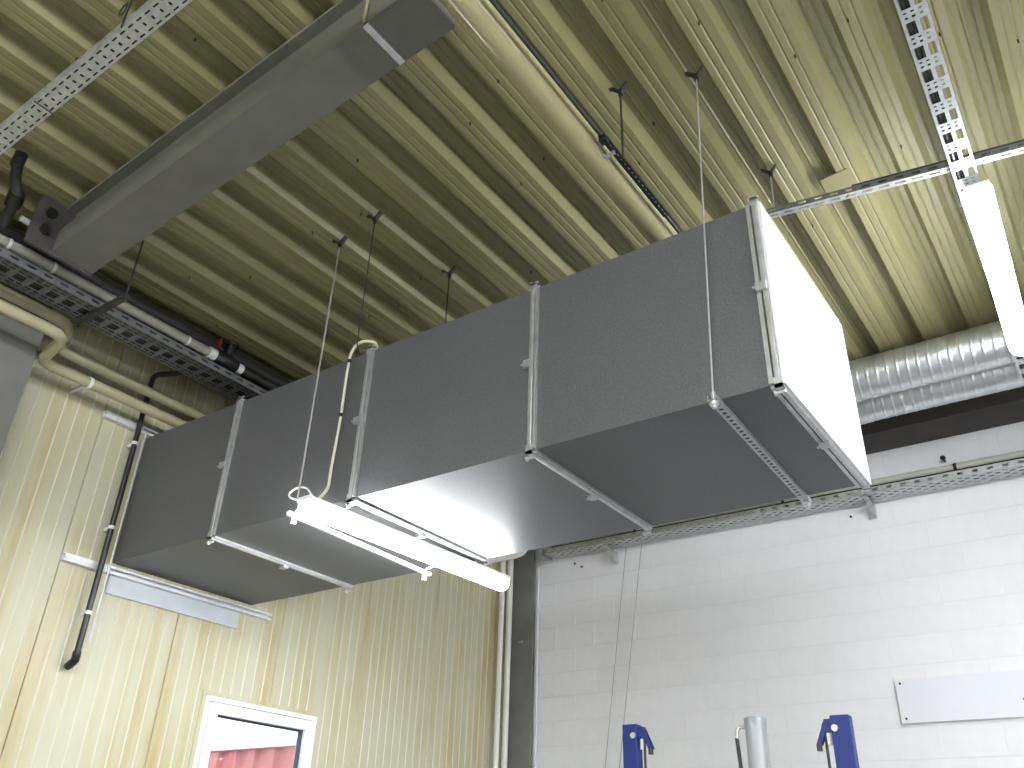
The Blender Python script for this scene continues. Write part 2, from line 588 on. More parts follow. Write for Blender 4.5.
# ------------------------------------------------------------------ the big ventilation duct
DZ, DW, DL = 3.45, 1.268, 4.966
F = [1.152, 2.423, 3.675, 4.958]
duct = thing('ventilation_duct', (2.5, DW / 2, DZ), 'large rectangular grey sheet metal ventilation duct leaving the cream wall', 'duct')
cuts = [0.004] + F
for i in range(4):
    x0, x1 = cuts[i] + (.004 if i else 0), cuts[i + 1] - .004
    mb = MB()
    t = .012
    mb.box((x0, 0, DZ), (x1, t, DZ + 1))
    mb.box((x0, DW - t, DZ), (x1, DW, DZ + 1))
    mb.box((x0, t, DZ), (x1, DW - t, DZ + t))
    mb.box((x0, t, DZ + 1 - t), (x1, DW - t, DZ + 1))
    part('duct_section', mb, M['duct'], duct)
def ring(x0, x1, d, inset=0.0):
    mb = MB()
    y0, y1, z0, z1 = -d, DW + d, DZ - d, DZ + 1 + d
    g = d + .002
    mb.box((x0, y0, z0 + g), (x1, y0 + g, z1 - g))
    mb.box((x0, y1 - g, z0 + g), (x1, y1, z1 - g))
    mb.box((x0, y0 + g, z0), (x1, y1 - g, z0 + g))
    mb.box((x0, y0 + g, z1 - g), (x1, y1 - g, z1))
    return mb
def corner_piece(x0, x1, yy, zz):
    mb = MB()
    sy, sz = (1 if yy < 0 else -1), (1 if zz < DZ else -1)
    mb.box((x0, yy - .002 * sy, zz - .002 * sz), (x1, yy + .045 * sy, zz + .012 * sz))
    mb.box((x0, yy - .002 * sy, zz - .002 * sz), (x1, yy + .012 * sy, zz + .045 * sz))
    return mb
for i, fx in enumerate(F):
    fl = part('flange_frame', ring(fx - .030, fx - .003, .022), M['flange'], duct, bevel=.005)
    for yy in (-.022, DW + .022):
        for zz in (DZ - .022, DZ + 1.022):
            part('corner_bracket', corner_piece(fx - .034, fx + .001, yy, zz), M['flange'], fl)
    off = .003 if i < 3 else -.058
    part('flange_frame', ring(fx + off, fx + off + (.013 if i < 3 else .020), .016), M['flange'], duct)
    # corner bolts
    for yy in (-.028, DW + .028):
        for zz in (DZ - .012, DZ + 1.012):
            b = MB()
            s = -1 if yy < 0 else 1
            sz = -1 if zz < DZ else 1
            b.tube([(fx - .045, yy - s * .03, zz + sz * .028), (fx + .005, yy - s * .03, zz + sz * .028)], .007, 8)
            b.tube([(fx - .044, yy - s * .03, zz + sz * .028), (fx - .034, yy - s * .03, zz + sz * .028)], .014, 6)
            part('corner_bolt', b, M['bolt'], fl)
    # clamps half way along each side of the frame
    c = MB()
    zc = DZ + .5
    c.box((fx - .055, -.038, zc - .022), (fx - .004, -.020, zc + .022))
    c.tube([(fx - .07, -.032, zc), (fx - .03, -.032, zc)], .007, 6)
    part('flange_clamp', c, M['flange'], fl)
    c = MB()
    yc = DW * .5
    c.box((fx - .055, yc - .022, DZ - .038), (fx - .004, yc + .022, DZ - .020))
    c.tube([(fx - .07, yc, DZ - .032), (fx - .03, yc, DZ - .032)], .007, 6)
    part('flange_clamp', c, M['flange'], fl)
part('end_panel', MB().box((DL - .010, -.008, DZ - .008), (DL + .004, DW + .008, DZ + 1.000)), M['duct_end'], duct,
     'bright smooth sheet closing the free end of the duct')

# slotted rail under the duct with its hanger rods
hr = thing('slotted_hanger_rail', (4.64, DW / 2, DZ - .03), 'slotted steel rail running across under the duct near its free end', 'rail')
mb = MB()
RA, RB = Vector((4.658, -.06, DZ - .026)), Vector((4.612, DW + .06, DZ - .026))
rs = (RB - RA).normalized().cross(Vector((0, 0, 1)))
perforated(mb, RA, RB, rs, .040, [(.2, .72, .25, .75)], .042)
part('slotted_strip', mb, M['galv'], hr)
for sg in (-1, 1):
    part('strip_lip', MB().bar(RA + rs * (.020 * sg) + Vector((0, 0, .012)), RB + rs * (.020 * sg) + Vector((0, 0, .012)), .003, .024), M['galv'], hr)
part('gap_shade_strip', MB().bar(RA + Vector((0, .1, .012)), RB + Vector((0, -.1, .012)), .030, .012), M['seal'], hr)  # dark strip added behind the slots, standing in for shade in the gap
for q in (RA + Vector((0, .02, 0)), RB - Vector((0, .02, 0))):
    b = MB().tube([q + Vector((0, 0, -.034)), q + Vector((0, 0, .046))], .011, 6)
    b.tube([q + Vector((0, 0, -.018)), q + Vector((0, 0, -.002))], .022, 6)
    part('rail_nut', b, M['bolt'], hr)

def v_clip(parent, x, y, zt, flip=1):
    """two bent steel ears that hold a hanger rod against a roof rib"""
    b = MB()
    b.bar((x, y, zt - .01), (x + .036 * flip, y + .012, zt + .050), .032, .010)
    b.bar((x, y, zt - .01), (x - .046 * flip, y - .010, zt + .034), .026, .009)
    b.bar((x - .046 * flip, y - .010, zt + .034), (x - .062 * flip, y - .012, zt + .030), .022, .008)
    b.tube([(x, y, zt - .035), (x, y, zt + .008)], .013, 8)
    return part('roof_clip', b, M['clip'], parent)
def rod_thing(name, x, y, z0, label, r=.005, m='wire', xt=None, yt=None, cat='hanger rod', group='rods hung from the roof ribs'):
    xt = x if xt is None else xt
    yt = y if yt is None else yt
    zt = roof_z(xt) - .048
    t = thing(name, (x, y, z0), label, cat)
    part('rod', MB().tube([(x, y, z0), (xt, yt, zt)], r, 8), M[m], t)
    v_clip(t, xt, yt, zt)
    return t
rod_thing('hanger_rod', 4.657, -.04, DZ + .02, 'thin threaded rod from roof to the slotted rail, in front of the duct side', r=.0045, m='galv', xt=4.735, yt=-.04)
rod_thing('hanger_rod', 2.237, -.251, 3.405, 'thin straight rod holding the wall-side end of the lamp below the duct', r=.006)
t = rod_thing('hanger_rod', 2.584, -.284, 4.30, 'thin dark rod ending beside the loop of cream cable', r=.004, m='dark_wire')
part('hook', MB().tube(bend([(2.584, -.284, 4.30), (2.584, -.275, 4.27), (2.56, -.235, 4.27), (2.55, -.20, 4.30)], .02), .004, 6), M['dark_wire'], t)
t = rod_thing('hanger_rod', 2.62, .441, DZ + 1.032, 'short dark rod dropping to the duct top between the second and third flange', r=.005, m='dark_wire')
part('foot_plate', MB().box((2.56, .41, DZ + 1.001), (2.68, .47, DZ + 1.034)), M['galv'], t)

# ------------------------------------------------------------------ fluorescent lamps
def lamp(a, b, label, r=.056, group=None, nclip=4, wrap=.25, cover='lamp'):
    a, b = Vector(a), Vector(b)
    d = (b - a).normalized()
    t = thing('fluorescent_lamp', (a + b) / 2, label, 'lamp', group)
    s = d.cross(Vector((0, 0, 1)))
    up = Vector((0, 0, 1))
    prof = []
    for k in range(15):
        an = PI - wrap + (PI + 2 * wrap) * k / 14
        prof.append((math.cos(an) * r, math.sin(an) * r))
    n = len(prof)
    vs = []
    L = (b - a).length
    for (q, sc) in ((a, .6), (a + d * .012, .93), (a + d * .03, 1), (b - d * .03, 1), (b - d * .012, .93), (b, .6)):
        for (u, v) in prof:
            vs.append(q + s * (u * sc) + up * (v * sc))
    fs = []
    for i in range(5):
        for j in range(n - 1):
            fs.append((i * n + j, i * n + j + 1, (i + 1) * n + j + 1, (i + 1) * n + j))
    m = MB().add(vs, fs, True)
    m.add(vs[:n], [tuple(range(n))])
    m.add(vs[-n:], [tuple(range(n))])
    part('diffuser', m, M[cover], t)
    zt = math.sin(wrap) * r
    part('housing', MB().bar(a + up * (zt + .012), b + up * (zt + .012), r * 1.84, .024), M['white'], t)
    for k in range(nclip):
        q = a + d * (L * (k + .5) / nclip)
        for sg in (-1, 1):
            part('latch', MB().bar(q + s * (sg * (r * .95)) + up * (zt + .004) - d * .012, q + s * (sg * (r * .95)) + up * (zt + .004) + d * .012, .006, .03), M['rail'], t)
    return t
LA, LB = (2.285, -.250, 3.355), (2.385, 1.55, 3.355)
lp = lamp(LA, LB, 'lit fluorescent lamp hanging under the big duct between two flanges', cover='duct_lamp', wrap=.42)
# side rail carrying the lamp
lr = thing('lamp_rail', (2.11, .4, 3.34), 'thin white rail with small tabs running along beside the lamp under the duct', 'rail')
ra, rb = Vector((2.150, -.232, 3.335)), Vector((2.105, 1.07, 3.335))
part('rail_bar', MB().bar(ra, rb, .024, .024), M['white'], lr)
for q in (ra + Vector((0, .05, 0)), rb - Vector((0, .05, 0))):
    part('rail_tab', MB().box((q.x - .012, q.y - .010, q.z - .05), (q.x + .012, q.y + .010, q.z - .014)), M['white'], lr)
    part('rail_arm', MB().bar(q + Vector((.006, 0, .02)), Vector((2.27 if q.y < 0 else 2.34, q.y, 3.408)), .016, .008), M['white'], lr)
# second suspension of the lamp: strap to the far underside of the duct
st = MB().bar((2.378, 1.33, 3.39), (2.378, 1.24, 3.449), .03, .004, (0, 1, 0))
part('hanging_strap', st, M['galv'], lp)
cb = thing('power_cable', (2.3, -.06, 3.5), 'cream cable looping over the duct edge and down its side to the lamp', 'cable')
pts = [(2.43, .02, 4.485), (2.47, -.035, 4.482), (2.40, -.065, 4.50), (2.33, -.068, 4.49), (2.292, -.066, 4.44), (2.280, -.064, 4.29), (2.283, -.063, 3.97), (2.262, -.062, 3.64), (2.268, -.064, 3.52), (2.25, -.10, 3.455), (2.28, -.15, 3.385)]
part('cable_sheath', MB().tube(bend(pts, .06, 4), .0095, 8), M['cable'], cb)
for q in ((2.287, -.064, 4.385), (2.2825, -.063, 4.0)):
    part('cable_tie', MB().tube([(q[0], q[1], q[2] - .012), (q[0], q[1], q[2] + .012)], .013, 8), M['black'], cb)
pts = [(2.275, -.10, 3.385), (2.23, -.20, 3.40), (2.14, -.23, 3.43), (2.10, -.21, 3.475), (2.13, -.18, 3.515), (2.20, -.17, 3.505), (2.25, -.17, 3.45), (2.28, -.12, 3.39)]
part('cable_loop', MB().tube(bend(pts, .05, 4), .006, 8), M['clip_white'], cb)

# lamp under the right tray, then unseen lamps added to fill the hall with light
lamp((5.835, 1.03, 4.895), (5.778, 2.92, 4.895), 'lit fluorescent lamp under the perforated tray at upper right', r=.072, wrap=.12)
FILL_LAMPS = [(5.82, -5.0, 4.90), (5.82, -7.2, 4.90), (9.3, .2, 3.7), (9.3, -2.6, 3.7), (9.3, -5.8, 3.7), (4.4, -7.6, 4.9), (7.4, -7.6, 4.9)]  # added fill lights, built as fluorescent fixtures out of view
for (x, y0, zz) in FILL_LAMPS:
    lt = lamp((x, y0, zz), (x, y0 + 1.6, zz), 'added fluorescent fill lamp out of view', r=.085, group='added fill lamps out of view', wrap=.6)
    for yy in (y0 + .3, y0 + 1.3):
        part('suspension_rod', MB().tube([(x, yy, zz + .05), (x, yy, roof_z(x) - .002)], .006, 6), M['wire'], lt)

# ------------------------------------------------------------------ perforated trays
def tray(name, a, b, width, height, label, hb, hs, period, m='galv', cat='cable tray'):
    """open channel, perforated bottom and two perforated sides; a, b are the ends of the bottom's centre line"""
    a, b = Vector(a), Vector(b)
    d = (b - a).normalized()
    s = d.cross(Vector((0, 0, 1))).normalized()
    u = s.cross(d)
    t = thing(name, (a + b) / 2, label, cat)
    part('tray_bottom', perforated(MB(), a, b, s, width, hb, period), M[m], t)
    for sg in (-1, 1):
        mb = perforated(MB(), a + s * (sg * width / 2) + u * (height / 2), b + s * (sg * width / 2) + u * (height / 2), u, height, hs, period)
        mb.bar(a + s * (sg * (width / 2 - .006)) + u * height, b + s * (sg * (width / 2 - .006)) + u * height, .012, .002, u)
        part('tray_side', mb, M[m], t)
    return t
def tl(x):
    return Vector((x, -2.095 + .022 * (x - 2.6), 4.80 + SL * x))
small = [(.12, .72, .12, .21), (.12, .72, .79, .88), (.3, .52, .40, .60)]
t = tray('cable_tray', tl(.75), tl(6.2), .098, .060, 'narrow slotted galvanised tray under the roof at upper left, sloping', small, [(.15, .65, .55, .75)], .062)
for xx in (1.2, 2.72, 4.6):
    q = tl(xx)
    qt = roof_z(xx)
    part('tray_hanger', MB().tube([(xx, q.y - .055, q.z - .004), (xx, q.y - .055, qt + .002)], .005, 6), M['dark_wire'], t)
    part('wire_loop', MB().tube([(xx + .03 * math.cos(w), q.y - .075, q.z + .10 + .035 * math.sin(w)) for w in [2 * PI * i / 12 for i in range(13)]], .004, 6, False), M['dark_wire'], t)
for k in range(4):
    part('tray_cable', MB().tube([tl(x) + Vector((0, -.034 + .0225 * k, .014)) for x in (.75, 2, 4, 6.2)], .011, 8), M['black'], t)
part('tray_joint', MB().bar(tl(1.99) + Vector((0, 0, -.003)), tl(1.995) + Vector((0, 0, -.003)), .102, .004), M['seal'], t)

big = [(.30, .80, .10, .46), (.08, .17, .14, .26), (.08, .17, .40, .52), (.90, .97, .14, .26), (.90, .97, .40, .52), (.30, .80, .62, .90), (.08, .17, .68, .80), (.90, .97, .68, .80)]
sidep = [(.28, .82, .25, .80), (.06, .16, .30, .48), (.06, .16, .60, .78)]
t = tray('cable_tray', (5.885, -4.5, 4.985), (5.765, 3.6, 4.985), .118, .065, 'galvanised tray with large square holes above the right lamp', big, sidep, .160)
for k in range(2):
    part('tray_cable', MB().tube([(5.847 + .028 * k, -4.5, 5.003), (5.79 + .028 * k, 0, 5.003), (5.727 + .028 * k, 3.6, 5.003)], .013, 8), M['black'], t)
for yy in (-3.2, -1.5, 1.25, 3.2):
    part('tray_hanger', MB().tube([(5.73, yy, 4.98), (5.73, yy, roof_z(5.73) + .001)], .005, 6), M['wire'], t)
# lamp brackets to the tray
# horizontal double rail behind the duct's free end, resting on that tray
t = thing('slotted_double_rail', (5.4, .95, 5.08), 'long slotted steel rail crossing above the tray, behind the duct end', 'rail')
A, B = Vector((4.74, .885, 5.10)), Vector((7.2, 1.30, 5.10))
d = (B - A).normalized()
s = d.cross(Vector((0, 0, 1)))
mb = perforated(MB(), A, B, s, .050, [(.15, .8, .35, .65)], .09)
mb2 = perforated(MB(), A + s * .025 + Vector((0, 0, .02)), B + s * .025 + Vector((0, 0, .02)), (0, 0, 1), .040, [(.2, .7, .3, .7)], .09)
part('bottom_strip', mb, M['galv'], t)
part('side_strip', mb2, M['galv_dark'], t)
part('side_strip', perforated(MB(), A - s * .025 + Vector((0, 0, .02)), B - s * .025 + Vector((0, 0, .02)), (0, 0, 1), .040, [(.2, .7, .3, .7)], .09), M['galv'], t)
part('flat_conduit', MB().bar(A + d * .5 + Vector((0, 0, .05)), A + d * 1.4 + Vector((0, 0, .05)), .03, .022), M['dark_pipe'], t)
part('rail_hanger', MB().tube([A + d * .05, (A.x + .06, A.y + .02, roof_z(A.x) - .04)], .006, 8), M['wire'], t)
v_clip(t, A.x + .06, A.y + .02, roof_z(A.x) - .048)
part('rail_hanger', MB().tube([A + d * 2.2, A + d * 2.2 + Vector((0, 0, roof_z((A + d * 2.2).x) - 5.10))], .006, 8), M['wire'], t)

# ladder-like tray along the cream wall
ladder = [(.10, .44, .06, .13), (.56, .90, .06, .13), (.10, .44, .20, .27), (.56, .90, .20, .27), (.15, .75, .36, .64), (.10, .44, .73, .80), (.56, .90, .73, .80), (.10, .44, .87, .94), (.56, .90, .87, .94)]
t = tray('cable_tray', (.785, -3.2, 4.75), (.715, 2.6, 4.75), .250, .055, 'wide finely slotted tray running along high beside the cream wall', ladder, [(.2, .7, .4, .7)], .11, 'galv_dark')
for k in range(7):
    part('tray_cable', MB().tube([(.785 - .09 + .03 * k, -3.2, 4.768), (.715 - .09 + .03 * k, 2.6, 4.768)], .013, 8), M['black'], t)
strut = thing('tray_strut', (.95, -1.03, 4.71), 'dark strut carrying the wide wall tray from a thin roof rod', 'bracket')
part('strut_bar', MB().bar((.62, -1.03, 4.728), (1.20, -1.03, 4.728), .035, .035), M['dark_pipe'], strut)
part('strut_rod', MB().tube([(1.185, -1.03, 4.69), (1.185, -1.03, roof_z(1.185) + .002)], .006, 8), M['dark_wire'], strut)
part('strut_rod', MB().tube([(.635, -1.03, 4.69), (.635, -1.03, roof_z(.635) + .002)], .006, 8), M['dark_wire'], strut)

# tray along the block wall with a pipe above it
t = tray('cable_tray', (.62, 4.84, 4.79), (7.5, 4.84, 4.755), .23, .060, 'long perforated tray on brackets along the white block wall', [(.1, .45, .12, .22), (.55, .9, .30, .40), (.1, .45, .48, .58), (.55, .9, .66, .76), (.1, .45, .82, .9)], [(.2, .6, .35, .7)], .12)
for k in range(4):  # black cables added to draw the dark line of shade under the pipe
    part('tray_cable', MB().tube([(.7, 4.745 + .05 * k, 4.853 if k == 0 else 4.815), (7.4, 4.745 + .05 * k, 4.82 if k == 0 else 4.78)], .017, 8), M['black'], t)
for xx in (1.40, 4.19, 6.9):
    b = MB()
    b.box((xx - .02, 4.70, 4.735), (xx + .02, 4.985, 4.752 - .004 * (xx - 1.4) / 5))
    b.prism([(xx - .02, 4.985, 4.74), (xx - .02, 4.985, 4.62), (xx - .02, 4.955, 4.62), (xx - .02, 4.80, 4.74)], (0, 0, 0), (.04, 0, 0))
    part('wall_bracket', b, M['galv'], t)
b = MB().box((.56, 4.74, 4.79), (.566, 4.96, 4.87)).bar((.60, 4.74, 4.875), (.98, 4.78, 4.86), .05, .006)
part('end_plate', b, M['galv'], t)
wp = thing('wall_pipe', (4, 4.78, 4.9), 'cream-grey pipe running above the tray on the white block wall', 'pipe')
part('pipe_run', MB().tube([(.9, 4.80, 4.915), (7.5, 4.80, 4.885)], .032, 10), M['wall_pipe'], wp)
for xx in (1.75, 3.4, 4.98, 6.4):
    b = MB()
    b.tube([(xx - .014, 4.80, 4.915 - .0045 * (xx - .9)), (xx + .014, 4.80, 4.915 - .0045 * (xx - .9))], .037, 10)
    b.box((xx - .012, 4.80, 4.872), (xx + .012, 4.99, 4.886))
    part('pipe_clip', b, M['black'], wp)
single('wall_bolt', MB().tube([(4.885, 4.90, 5.05), (4.885, 4.99, 5.05)], .012, 8).tube([(4.885, 4.895, 5.05), (4.885, 4.915, 5.05)], .024, 8), M['black'],
       'small black bolt head sticking out of the block wall above the wall pipe', 'bolt', (4.885, 4.95, 5.05))

# ------------------------------------------------------------------ spiral ducts
def spiral(a, b, r, label):
    a, b = Vector(a), Vector(b)
    L = (b - a).length
    d = (b - a).normalized()
    t = thing('spiral_duct', (a + b) / 2, label, 'duct', None)
    n = 64
    s = d.cross(Vector((0, 0, 1))).normalized()
    u = s.cross(d)
    mb = MB()
    lead = .078
    seam = [(-.5, 0), (-.22, 0), (-.13, 0), (-.07, .0028), (.07, .0028), (.13, 0), (.22, 0)]
    turns = int(L / lead)
    vs, cnt = [], 0
    for k in range(turns):
        for (o, h) in seam:
            for j in range(n):
                an = 2 * PI * j / n
                pos = (k + .6 + o + j / n) * lead
                pos = min(max(pos, 0), L)
                vs.append(a + d * pos + (s * math.cos(an) + u * math.sin(an)) * (r + h))
            cnt += 1
    fs = []
    for i in range(cnt - 1):
        for j in range(n - 1):
            fs.append((i * n + j, i * n + j + 1, (i + 1) * n + j + 1, (i + 1) * n + j))
        # wrap around: shift one turn (7 rows)
        if i + 8 <= cnt - 1:
            fs.append((i * n + n - 1, (i + 7) * n, (i + 8) * n, (i + 1) * n + n - 1))
    mb.add(vs, fs, True)
    part('spiral_shell', mb, M['spiral'], t)
    for q in (a, b):
        part('end_collar', MB().tube([q - d * .02, q + d * .14 * (1 if q == a else -1)], r + .006, 40), M['spiral'], t)
    for xx in (.35, .62):
        q = a + d * (L * xx)
        h = MB()
        h.tube([q + (s * math.cos(w) + u * math.sin(w)) * (r + .010) for w in [2 * PI * i / 28 for i in range(29)]], .006, 6, False)
        h.bar(q + u * (r + .006), Vector((q.x, q.y, roof_z(q.x) + .001)), .02, .004)
        part('hanging_band', h, M['galv'], t)
    return t
spiral((4.40, 3.45, 5.262), (8.2, 3.45, 5.262), .172, 'shiny spiral-seam round duct, the nearer and upper of the pair at right')
spiral((4.40, 3.86, 5.255), (8.2, 3.86, 5.255), .172, 'shiny spiral-seam round duct, the farther and lower of the pair at right')

# ------------------------------------------------------------------ steel beam, columns
bt = thing('steel_beam', (2.4, -1.385, 5.1), 'heavy grey steel roof beam with a bolted joint at upper left', 'beam')
BY, HB = -1.372, .36
def seg(x0, x1, y0, y1, d0, d1):
    """slab following the roof slope; d0/d1 = depth below the roof sheet"""
    vs = []
    for x in (x0, x1):
        for (yy, dd) in ((y0, d0), (y1, d0), (y1, d1), (y0, d1)):
            vs.append((x, yy, roof_z(x) - dd))
    return MB().add(vs, [(0, 1, 2, 3), (7, 6, 5, 4), (0, 4, 5, 1), (1, 5, 6, 2), (2, 6, 7, 3), (3, 7, 4, 0)])
XA, XJ, XE = 1.10, 3.70, 4.02
part('top_flange', seg(XA, XE, BY - .135, BY + .135, .001, .024), M['beam'], bt)
part('web', seg(XA, XE, BY - .075, BY + .075, .024, HB - .17), M['beam'], bt)
part('bottom_chord', seg(XA, XJ - .008, BY - .135, BY + .135, HB - .17, HB), M['beam'], bt)
part('bottom_chord', seg(XJ + .008, XE, BY - .135, BY + .135, HB - .17, HB), M['beam'], bt)
part('joint_plate', seg(XJ - .018, XJ + .018, BY - .130, BY + .130, HB - .004, HB + .010), M['galv'], bt, 'narrow pale strip across the beam joint')
for xx in (XJ + .06, XJ + .18):
    for sg in (-1, 1):
        part('stiffener', seg(xx, xx + .016, BY + sg * .133, BY + sg * .075, .024, HB - .17), M['beam'], bt)
part('tie_rod', MB().tube([(XJ, BY - .143, roof_z(XJ) - HB + .01), (XJ + .01, BY - .15, roof_z(XJ) - .03)], .009, 8), M['cream_pipe'], bt, 'thin pale rod at the joint')
epo = part('end_plate', seg(XA - .02, XA, BY - .30, BY + .135, .02, HB + .02), M['edge'], bt)  # dark colour stands in for the shadow over the beam end
for zz in (.12, .25):
    q = (XA, BY - .215, roof_z(XA) - zz)
    part('bolt_head', MB().tube([q, (q[0] + .02, q[1], q[2])], .035, 12), M['black'], epo)

t = thing('wall_column', (.14, -1.3, 0), 'grey steel column against the cream wall at the left edge', 'column')
part('column_face', MB().box((.264, -1.53, 0), (.284, -1.075, 4.95)), M['column'], t)
part('column_web', MB().box((.02, -1.32, 0), (.264, -1.30, 4.95)), M['column'], t)
part('column_flange', MB().box((.001, -1.53, 0), (.02, -1.075, 4.95)), M['column'], t)
t = thing('corner_column', (.18, 4.95, 0), 'dark grey steel column in the corner between cream wall and block wall', 'column')
part('column_face', MB().box((.03, 4.90, 0), (.345, 4.925, 5.05)), M['dark_column'], t)
part('column_web', MB().box((.17, 4.925, 0), (.19, 4.99, 5.05)), M['dark_column'], t)
part('cover_strip', MB().box((.345, 4.955, 0), (.375, 4.984, 4.74)), M['white'], t, 'thin white strip at the edge of the block wall')
part('hook_bolt', MB().tube([(.20, 4.90, 3.86), (.20, 4.84, 3.86), (.27, 4.82, 3.86)], .008, 8), M['bolt'], t)

# ------------------------------------------------------------------ pipes
p = thing('roof_pipe', (4.22, 0, 4.93), 'glossy cream round pipe running under the roof ribs to behind the duct', 'pipe')
part('pipe_run', MB().tube([(4.225, -3.4, 4.95), (4.222, -1.2, 4.945), (4.222, -.1, 4.942), (4.222, 3.9, 4.93)], .092, 28), M['roof_pipe'], p)
for yy in (-2.0, 2.4):
    b = MB()
    b.tube([(4.222 + .097 * math.cos(w), yy, 4.942 + .097 * math.sin(w)) for w in [2 * PI * i / 24 for i in range(25)]], .008, 6, False)
    part('pipe_clamp', b, M['galv'], p)
cs = thing('conduit_strip', (4.345, 0, 4.88), 'thin dark conduit with a perforated strip running close beside the cream roof pipe', 'conduit')
part('conduit', MB().tube([(4.342, -3.4, 4.89), (4.342, 3.9, 4.877)], .011, 8), M['dark_pipe'], cs)
part('perforated_strip', perforated(MB(), (4.348, -.44, 4.872), (4.348, .30, 4.870), (1, 0, 0), .034, [(.2, .7, .25, .75)], .04), M['clip'], cs)
part('strip_clip', MB().bar((4.29, -.30, 4.862), (4.35, -.30, 4.868), .025, .006), M['galv'], cs)
part('strip_clip', MB().box((4.325, -.42, 4.855), (4.362, -.38, 4.90)), M['clip'], cs)
part('strip_rod', MB().tube([(4.350, -.203, 4.872), (4.350, -.203, roof_z(4.35) - .048)], .007, 8), M['dark_wire'], cs)
v_clip(cs, 4.35, -.203, roof_z(4.35) - .048)

def pipe_thing(name, pts, r, m, label, rad=.10, cat='pipe', n=14):
    t = thing(name, pts[0], label, cat)
    part('pipe_run', MB().tube(bend(pts, rad, 6), r, n), M[m], t)
    return t
# pair of cream pipes that step around the grey column
t = pipe_thing('heating_pipe', [(.60, -3.6, 4.605), (.60, -1.06, 4.605), (.25, -1.03, 4.555), (.25, 3.2, 4.555)], .040, 'cream_pipe', 'cream wall pipe stepping around the grey column, the lower of the pair')
for yy in (-.66, .9):
    part('pipe_clip', MB().tube([(.25, yy - .012, 4.555), (.25, yy + .012, 4.555)], .044, 12).box((.01, yy - .012, 4.545), (.22, yy + .012, 4.565)), M['clip_white'], t)
t = pipe_thing('heating_pipe', [(.42, -3.6, 4.81), (.42, -.97, 4.81), (.185, -.93, 4.73), (.185, 3.2, 4.73)], .040, 'cream_pipe', 'cream wall pipe stepping around the grey column, the upper of the pair')
part('pipe_clip', MB().tube([(.185, .5, 4.73), (.185, .53, 4.73)], .044, 12).box((.01, .503, 4.72), (.155, .527, 4.74)), M['clip_white'], t)
single('pipe_stub', MB().tube([(.06, -1.0, 4.66), (.28, -1.0, 4.66)], .022, 12).tube([(.275, -1.0, 4.66), (.30, -1.0, 4.66)], .028, 12), M['cream_pipe'],
       'short capped cream pipe stub beside the top of the grey column', 'pipe', (.06, -1.0, 4.66))
# grey pipe with valve above the wide wall tray
t = thing('valve_pipe', (.835, 0, 4.885), 'grey pipe with pale clips and a black valve above the wall tray', 'pipe')
part('pipe_run', MB().tube([(.835, -3.4, 4.885), (.835, -.10, 4.885)], .036, 12), M['grey_pipe'], t)
part('pipe_run', MB().tube([(.835, .10, 4.885), (.835, 2.6, 4.885)], .028, 12), M['dark_pipe'], t)
for yy in (-1.66, -1.37, -.345):
    part('pipe_clip', MB().tube([(.835, yy - .009, 4.885), (.835, yy + .009, 4.885)], .040, 12), M['clip_white'], t)
part('pipe_collar', MB().tube([(.835, -.16, 4.885), (.835, -.10, 4.885)], .046, 12), M['clip_white'], t)
v = part('valve_body', MB().tube([(.835, -.10, 4.885), (.835, -.05, 4.885), (.835, 0, 4.885), (.835, .05, 4.885), (.835, .10, 4.885)], [.042, .056, .068, .056, .042], 14)
     .tube([(.835, 0, 4.885), (.907, -.02, 5.0)], .028, 10), M['black'], t)
part('valve_handwheel', MB().tube([(.907 + .06 * math.cos(w), -.02 + .06 * math.sin(w), 5.0 - .02 * math.cos(w)) for w in [2 * PI * i / 16 for i in range(17)]], .012, 8, False)
     .bar((.85, -.02, 5.01), (.965, -.02, 4.97), .014, .014), M['black'], v)
part('valve_tag', MB().box((.88, -.13, 4.92), (.91, -.11, 5.0)), M['red_wheel'], v, 'dull red lever')
part('pipe_collar', MB().tube([(.835, .10, 4.885), (.835, .15, 4.885)], .040, 12), M['clip_white'], t)
single('header_pipe', MB().tube([(.72, -3.4, 5.02), (.72, 3.0, 5.02)], .062, 16), M['dark_pipe'], 'thick dark pipe just under the roof above the grey valve pipe', 'pipe', (.72, 0, 5.02))
single('header_pipe', MB().tube([(.52, -3.4, 4.97), (.52, 3.0, 4.97)], .075, 16), M['dark_pipe'], 'thick dark pipe nearest the cream wall, high above the wall tray', 'pipe', (.52, 0, 4.97))
t = thing('bent_black_pipe', (.9, -1.72, 5.0), 'black elbowed pipe with a valve under the roof at the left edge', 'pipe')
part('pipe_run', MB().tube(bend([(.93, -1.76, 4.93), (1.12, -1.80, 5.02), (1.16, -1.86, 5.10), (1.30, -1.92, 5.12)], .06), .032, 12), M['dark_pipe'], t)
part('elbow', MB().tube([(1.05, -1.785, 5.005), (1.13, -1.81, 5.04)], .048, 12), M['black'], t)
part('valve_knob', MB().tube([(1.26, -1.91, 5.11), (1.34, -1.93, 5.145)], .036, 12), M['black'], t)
single('pale_stub', MB().tube([(.98, -1.70, 5.0), (.98, -1.60, 5.0)], .020, 10), M['clip_white'], 'short pale pipe stub beside the black elbowed pipe', 'pipe', (.98, -1.65, 5.0))

